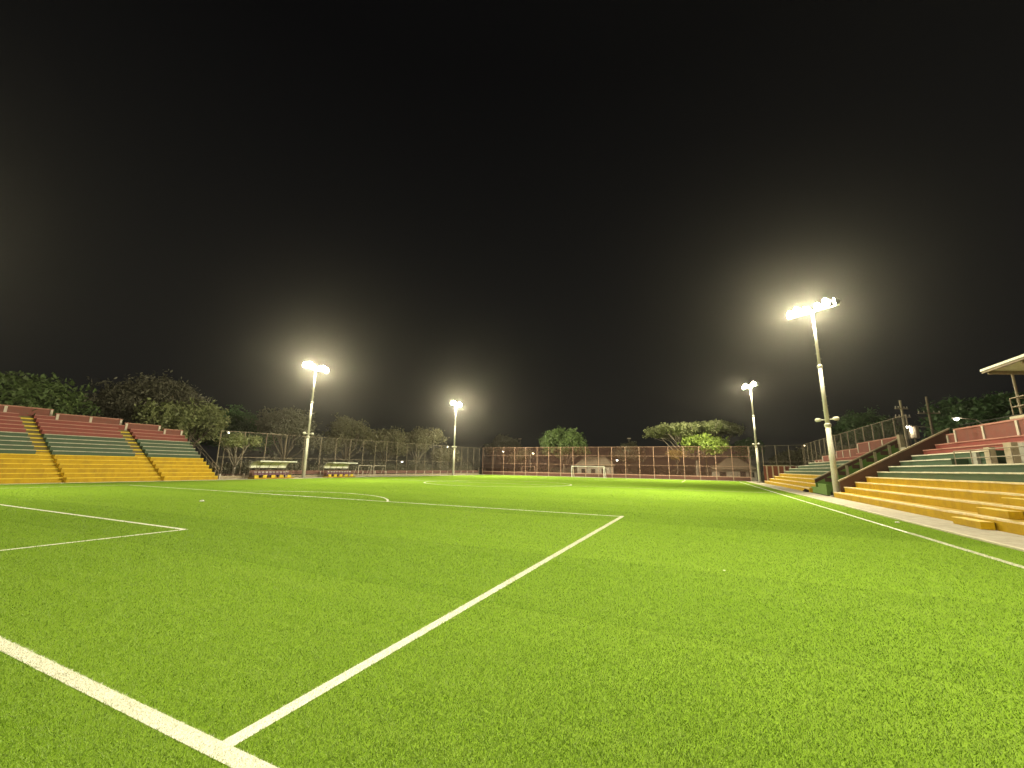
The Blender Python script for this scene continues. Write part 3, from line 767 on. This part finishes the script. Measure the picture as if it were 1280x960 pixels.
G1 = 'trees behind the terrace and dugouts'; G2 = 'trees beyond the rust-red fence'
tree('leafy green tree rising over the highest part of the red terrace wall', (-66, 15.5), 11.2, 5.0, 7.0, 'leaf_mid', seed=1, leaf=0.24, lobes=11)
tree('large thin-leaved brownish tree towering behind the terrace wall', (-73, 31.5), 15.2, 6.5, 8.2, 'leaf_grey', seed=2, dens=0.75, lobes=13, leaf=0.22, spread=0.6)
tree('grey-green tree with drooping foliage just behind the lower terrace end', (-63, 31.0), 10.6, 4.0, 6.0, 'leaf_sage', seed=3, lobes=11, leaf=0.24)
tree('small bare-limbed tree with pale forked branches and a few bright leaves', (-52.6, 32.4), 5.9, 3.6, 3.4, 'leaf_sage', 'bark_pale', lobes=8, dens=0.5, seed=4, leaf=0.2, fork=1.5, trunk_r=0.2, spread=0.28, lobe_scale=0.25)
tree('tall thin-leaved olive tree behind the dugout beside the terrace', (-60.5, 45.2), 12.0, 3.2, 5.6, 'leaf_grey', seed=5, dens=0.8, lobes=13, leaf=0.2, spread=0.55)
tree('dim dark green tree between the terrace end and the tall olive tree', (-75, 46), 11.8, 3.5, 7.0, 'leaf_deep', seed=6, leaf=0.24)
tree('rounded dry olive tree behind the dugout next to the training goals', (-59, 57.0), 12.0, 2.4, 5.0, 'leaf_olive', seed=7, lobes=10)
tree('bushy dry olive tree right behind the small training goals', (-57.5, 66), 11.2, 1.8, 5.0, 'leaf_olive', seed=8, lobes=11)
tree('pale dry tree beside the floodlight mast at the fence corner', (-57, 76.5), 13.4, 2.0, 5.4, 'leaf_olive', 'bark_pale', seed=9, lobes=13, dens=0.9)
tree('low dry tree behind the fence corner', (-55.5, 86), 7.6, 1.6, 4.0, 'leaf_olive', seed=21, lobes=9)
tree('dim faraway tree showing over the corner of the rust-red fence', (-61, 130), 13.5, 4.5, 6.8, 'leaf_grey', seed=10, leaf=0.3)
tree('dense rounded green tree behind the goal and its hut', (-30.2, 104.5), 14.3, 2.6, 7.4, 'leaf_mid', seed=11, leaf=0.27, lobes=20, dens=1.25, lobe_scale=0.30)
tree('wide flat-topped rain tree spreading over the rust-red fence', (2.4, 108), 14.8, 8.6, 13.6, 'leaf_sage', 'bark_pale', seed=12, leaf=0.27, lobes=30, flat=0.45, fork=4.5, trunk_r=0.55, lobe_scale=0.165, dens=1.0, spread=0.36)
tree('fresh yellow-green tree in front of the wide flat-topped rain tree', (4.2, 100.0), 10.6, 5.6, 5.4, 'leaf_fresh', seed=13, leaf=0.27, lobes=11, lobe_scale=0.30)
tree('small golden-leaved tree beside the fresh yellow-green tree', (-1.8, 99.2), 7.4, 3.4, 1.9, 'leaf_gold', seed=14, leaf=0.2, lobes=5, trunk_r=0.12)
tree('dark narrow tree behind the far hut near the end floodlight mast', (12.5, 106), 10.8, 1.4, 3.6, 'leaf_deep', seed=15, lobes=9)
tree('dim round green tree behind the rising grey fence', (35, 107), 15.4, 5.0, 7.0, 'leaf_deep', seed=16, leaf=0.28, lobes=11)
tree('broad dark tree beyond the tribune and street lamp', (46, 88), 14.5, 6.0, 9.0, 'leaf_deep', seed=17, leaf=0.3, lobes=12)
tree('low olive tree behind the grey fence past the far terrace end', (22.6, 110), 8.2, 1.5, 5.4, 'leaf_olive', seed=18, leaf=0.25, lobes=10)
tree('low olive tree behind the grey fence midway along the terrace', (28.5, 92), 7.6, 1.5, 5.0, 'leaf_olive', seed=22, leaf=0.25, lobes=9)
tree('dim olive tree between the green tree and the wide rain tree', (-15, 112), 9.0, 3, 5.0, 'leaf_grey', seed=23, leaf=0.28, lobes=9)
tree('slender dim tree behind the rust-red fence left of the rusty goal frame'.replace(' left of', ' beside'), (-44, 108), 8.4, 2.5, 4.0, 'leaf_olive', seed=24, leaf=0.26, lobes=8)
tree('dark dim tree behind the two wooden utility poles', (36, 70), 9.5, 3.0, 6.0, 'leaf_deep', seed=25, leaf=0.28, lobes=10)

# low undergrowth that reads as one mass behind the fences
cs, rd, nn = [], [], []
for i in range(34):
    y = 30 + 2.0 * i + random.uniform(-.6, .6); h = random.uniform(0.9, 1.7)
    cs.append((-54.5 + random.uniform(-1.2, 1.2), y, h * 0.8)); rd.append((1.6, 1.6, h)); nn.append(70)
for i in range(30):
    x = -50 + 2.5 * i; h = random.uniform(0.8, 1.5)
    cs.append((x, 114 + random.uniform(-2, 2), h * 0.9)); rd.append((2.0, 1.6, h)); nn.append(60)
u = tri_obj('undergrowth', crown_leaves(cs, rd, nn, 9, 0.35, 0.2), M['leaf_grey'], None, 4)
tag(u, 'dry brown undergrowth massed behind the fences', 'undergrowth', kind='stuff')

# ------------------------------------------------------------------ huts, poles, lamps beyond
def hut(label, x0, x1, y, dep, zw, zr_, hip, openings, wallm, roofm):
    t = thing('hut', label, 'hut', ((x0 + x1) / 2, y, -0.12))
    hw = (x1 - x0) / 2
    box(-hw, hw, 0, dep, 0, zw).build('wall', M[wallm], t)
    e = 0.5; rg = hw * (1 - hip)
    vs = [(-hw - e, -e, zw - 0.1), (hw + e, -e, zw - 0.1), (hw + e, dep + e, zw - 0.1), (-hw - e, dep + e, zw - 0.1), (-rg, dep / 2, zr_), (rg, dep / 2, zr_),
          (-hw - e, -e, zw + 0.03), (hw + e, -e, zw + 0.03), (hw + e, dep + e, zw + 0.03), (-hw - e, dep + e, zw + 0.03)]
    fs = [(0, 3, 2, 1), (6, 7, 5, 4), (8, 9, 4, 5), (9, 6, 4), (7, 8, 5), (0, 1, 7, 6), (1, 2, 8, 7), (2, 3, 9, 8), (3, 0, 6, 9)]
    MB().add(vs, fs).build('roof', M[roofm], t)
    for (a, b, c, d, nm) in openings:
        f_ = MB().box(a - 0.08, b + 0.08, -0.05, -0.003, c - 0.08, d + 0.08).build(nm, M['wood'], t)
        box(a, b, -0.07, -0.051, c, d).build('pane' if nm == 'window' else 'door_leaf', M['dark'], f_)
    return t
hut('grey thatched hut behind the white goal', -26.2, -17.8, 103, 5, 2.9, 5.1, 0.35, [(-3, -2, 1.0, 2.0, 'window'), (2.2, 3.2, 0.05, 2.1, 'door'), (-0.5, 0.5, 1.0, 2.0, 'window')], 'hut_wall', 'thatch')
hut('pale-walled hut with a dark hipped roof beside the end floodlight mast', 5.2, 13.8, 100.6, 5, 2.5, 5.0, 0.75, [(-2.8, -1.6, 0.9, 1.9, 'window'), (1.2, 2.2, 0.05, 2.0, 'door'), (2.9, 3.8, 0.9, 1.9, 'window')], 'hut_wall', 'wood')

def utility(label, x, y, h, arms, rot):
    t = thing('utility_pole', label, 'utility pole', (x, y, -0.12), rot)
    MB().tube([(0, 0, 0), (0, 0, h)], [0.17, 0.11], 10).build('pole', M['wood'] if len(arms) < 2 else M['cap'], t)
    for z, w in arms:
        a = box(-w, w, -0.06, 0.06, z - 0.07, z + 0.07).build('crossarm', M['cap'], t)
        for q in (-0.92, -0.45, 0.45, 0.92):
            MB().tube([(w * q, 0, z + 0.07), (w * q, 0, z + 0.14), (w * q, 0, z + 0.26)], [0.03, 0.06, 0.04], 7).build('insulator', M['white_post'], a)
    return t
utility('pale utility pole with two crossarms behind the stairway', 24.2, 57.6, 10.3, [(9.35, 0.75), (8.4, 0.9)], 0.5)
utility('thinner utility pole with one crossarm next to the street lamp', 27.6, 60.5, 11.0, [(9.05, 1.15)], 0.3)
t = thing('transformer', 'grey drum transformer hung near the utility pole crossarms', 'transformer', (25.3, 58.6, 0))
MB().tube([(0, 0, 5.9), (0, 0, 6.0), (0, 0, 7.2), (0, 0, 7.35)], [0.3, 0.42, 0.42, 0.3], 12).build('tank', M['cap'], t)
MB().tube([(0, 0, -0.12), (0, 0, 5.9)], 0.09, 8).build('support_post', M['wood'], t)

def street_lamp(label, x, y, h, arm, rot, mat='street', size=0.34, light=0.0):
    t = thing('street_lamp', label, 'street lamp', (x, y, -0.12), rot)
    MB().tube([(0, 0, 0), (0, 0, h * 0.9)], [0.09, 0.055], 8).build('pole', M['fence_grey'], t)
    MB().tube([(0, 0, h * 0.88), (arm * 0.35, 0, h * 0.98), (arm, 0, h + 0.02)], 0.035, 7).build('arm', M['fence_grey'], t)
    hd = box(arm - 0.12, arm + size * 1.5, -0.12, 0.12, h, h + 0.12).build('lamp_head', M['mast'], t)
    MB().tube([(arm + size * 0.7, 0, h - 0.001), (arm + size * 0.7, 0, h - 0.12), (arm + size * 0.7, 0, h - 0.2)], [size * 0.55, size * 0.5, size * 0.2], 10).build('lit_lens', M[mat], hd)
    if light:
        ld = bpy.data.lights.new('lamp_light', 'POINT'); ld.energy = light; ld.color = (1, 0.95, 0.8); ld.shadow_soft_size = 0.15
        lo = bpy.data.objects.new('lamp_light', ld); C.objects.link(lo); lo.parent = t; lo.location = (arm + size * 0.7, 0, h - 0.4)
street_lamp('lit street lamp on a curved arm beside the utility poles', 27.3, 58.2, 7.4, 2.4, math.pi, light=90)
street_lamp('lit street lamp above the red terrace wall, short of the tribune', 27.4, 50.2, 7.35, 1.7, math.pi, light=90)
street_lamp('small lit lamp behind the rising grey fence', 26.5, 100, 6.8, 0.5, 0, size=0.3)
street_lamp('faint lit lamp beyond the grey fence by the far terrace end', 24.4, 112, 8.2, 0.5, 0, 'warm', size=0.22)
street_lamp('warm lit lamp beside the dense rounded green tree', -38.9, 102, 5.9, 0.6, 0, 'warm', size=0.4, light=500)
street_lamp('white lit lamp between the thatched hut and the wide rain tree', -17.2, 103.0, 4.3, 1.0, 0, size=0.4)
street_lamp('low white lit lamp behind the training goals', -60.6, 75, 3.0, 0.3, 0, size=0.34)
street_lamp('small lit lamp past the pale dry tree at the fence corner', -58.3, 90, 7.2, 0.4, 0, size=0.3)
street_lamp('faint lit lamp seen through the rust-red fence near its corner', -58.8, 125, 7.4, 0.4, 0, size=0.34)
street_lamp('lit lamp above the small bare-limbed tree', -52.9, 31.0, 6.0, 0.2, 2.2, size=0.2)
for nm, x, y in (('unlit lamp post far beyond the rust-red fence, nearer its corner', -49.8, 120), ('unlit lamp post far beyond the rust-red fence, nearer the rain tree', -16.2, 125)):
    t = thing('lamp_post', nm, 'lamp post', (x, y, -0.12))
    MB().tube([(0, 0, 0), (0, 0, 11.2)], [0.14, 0.08], 8).build('pole', M['fence_grey'], t)
    box(-0.5, 0.5, -0.15, 0.15, 11.0, 11.35).build('unlit_head', M['fence_grey'], t)

# ------------------------------------------------------------------ litter
def litter(label, x, y, z, s, mat, name='litter', cat='litter', hgt=0.5):
    bm_v, bm_f = [], []
    n1, n2 = 7, 10
    for i in range(n1 + 1):
        ph = math.pi * i / n1
        for j in range(n2):
            q = 2 * math.pi * j / n2; k = s * random.uniform(0.6, 1.15)
            bm_v.append((k * math.sin(ph) * math.cos(q), 0.7 * k * math.sin(ph) * math.sin(q), max(0.002, hgt * k * (math.cos(ph) + 0.8) * 0.6)))
    for i in range(n1):
        for j in range(n2):
            j2 = (j + 1) % n2; bm_f.append((i * n2 + j, (i + 1) * n2 + j, (i + 1) * n2 + j2, i * n2 + j2))
    o = MB().add(bm_v, bm_f).build(name, M[mat]); o.location = (x, y, z); o.rotation_euler = (0, 0, random.uniform(0, 6))
    return tag(o, label, cat)
litter('white crumpled paper on the turf inside the penalty area', -20.26, 10.97, 0.004, 0.17, 'paper', hgt=0.4)
litter('white crumpled paper on the turf strip beside the touchline', 10.5, 20.6, 0.004, 0.11, 'paper')
litter('small pale scrap on the open turf outside the penalty area', 3.53, 7.67, 0.01, 0.03, 'paper')
litter('black plastic bag by the end of the yellow rows at the stairway', 12.7, 49.0, 0.046, 0.33, 'bag', 'rubbish_bag', 'bag', 0.8)

# ------------------------------------------------------------------ thin haze, added to put a warm glow round the lamps
hz = box(-940, 940, -740, 1140, -1.12, 24.0).build('haze', None)
hz['kind'] = 'stuff'; hz['label'] = 'thin haze added for a glow round the floodlights'; hz['category'] = 'haze'
hm = bpy.data.materials.new('glow_haze'); hm.use_nodes = True
hn = hm.node_tree.nodes; hn.remove(hn['Principled BSDF'])
pv = hn.new('ShaderNodeVolumePrincipled')
pv.inputs['Color'].default_value = (0.95, 0.88, 0.74, 1); pv.inputs['Density'].default_value = 0.00026; pv.inputs['Anisotropy'].default_value = 0.9
hm.node_tree.links.new(pv.outputs[0], hn['Material Output'].inputs['Volume'])
hz.data.materials.append(hm)
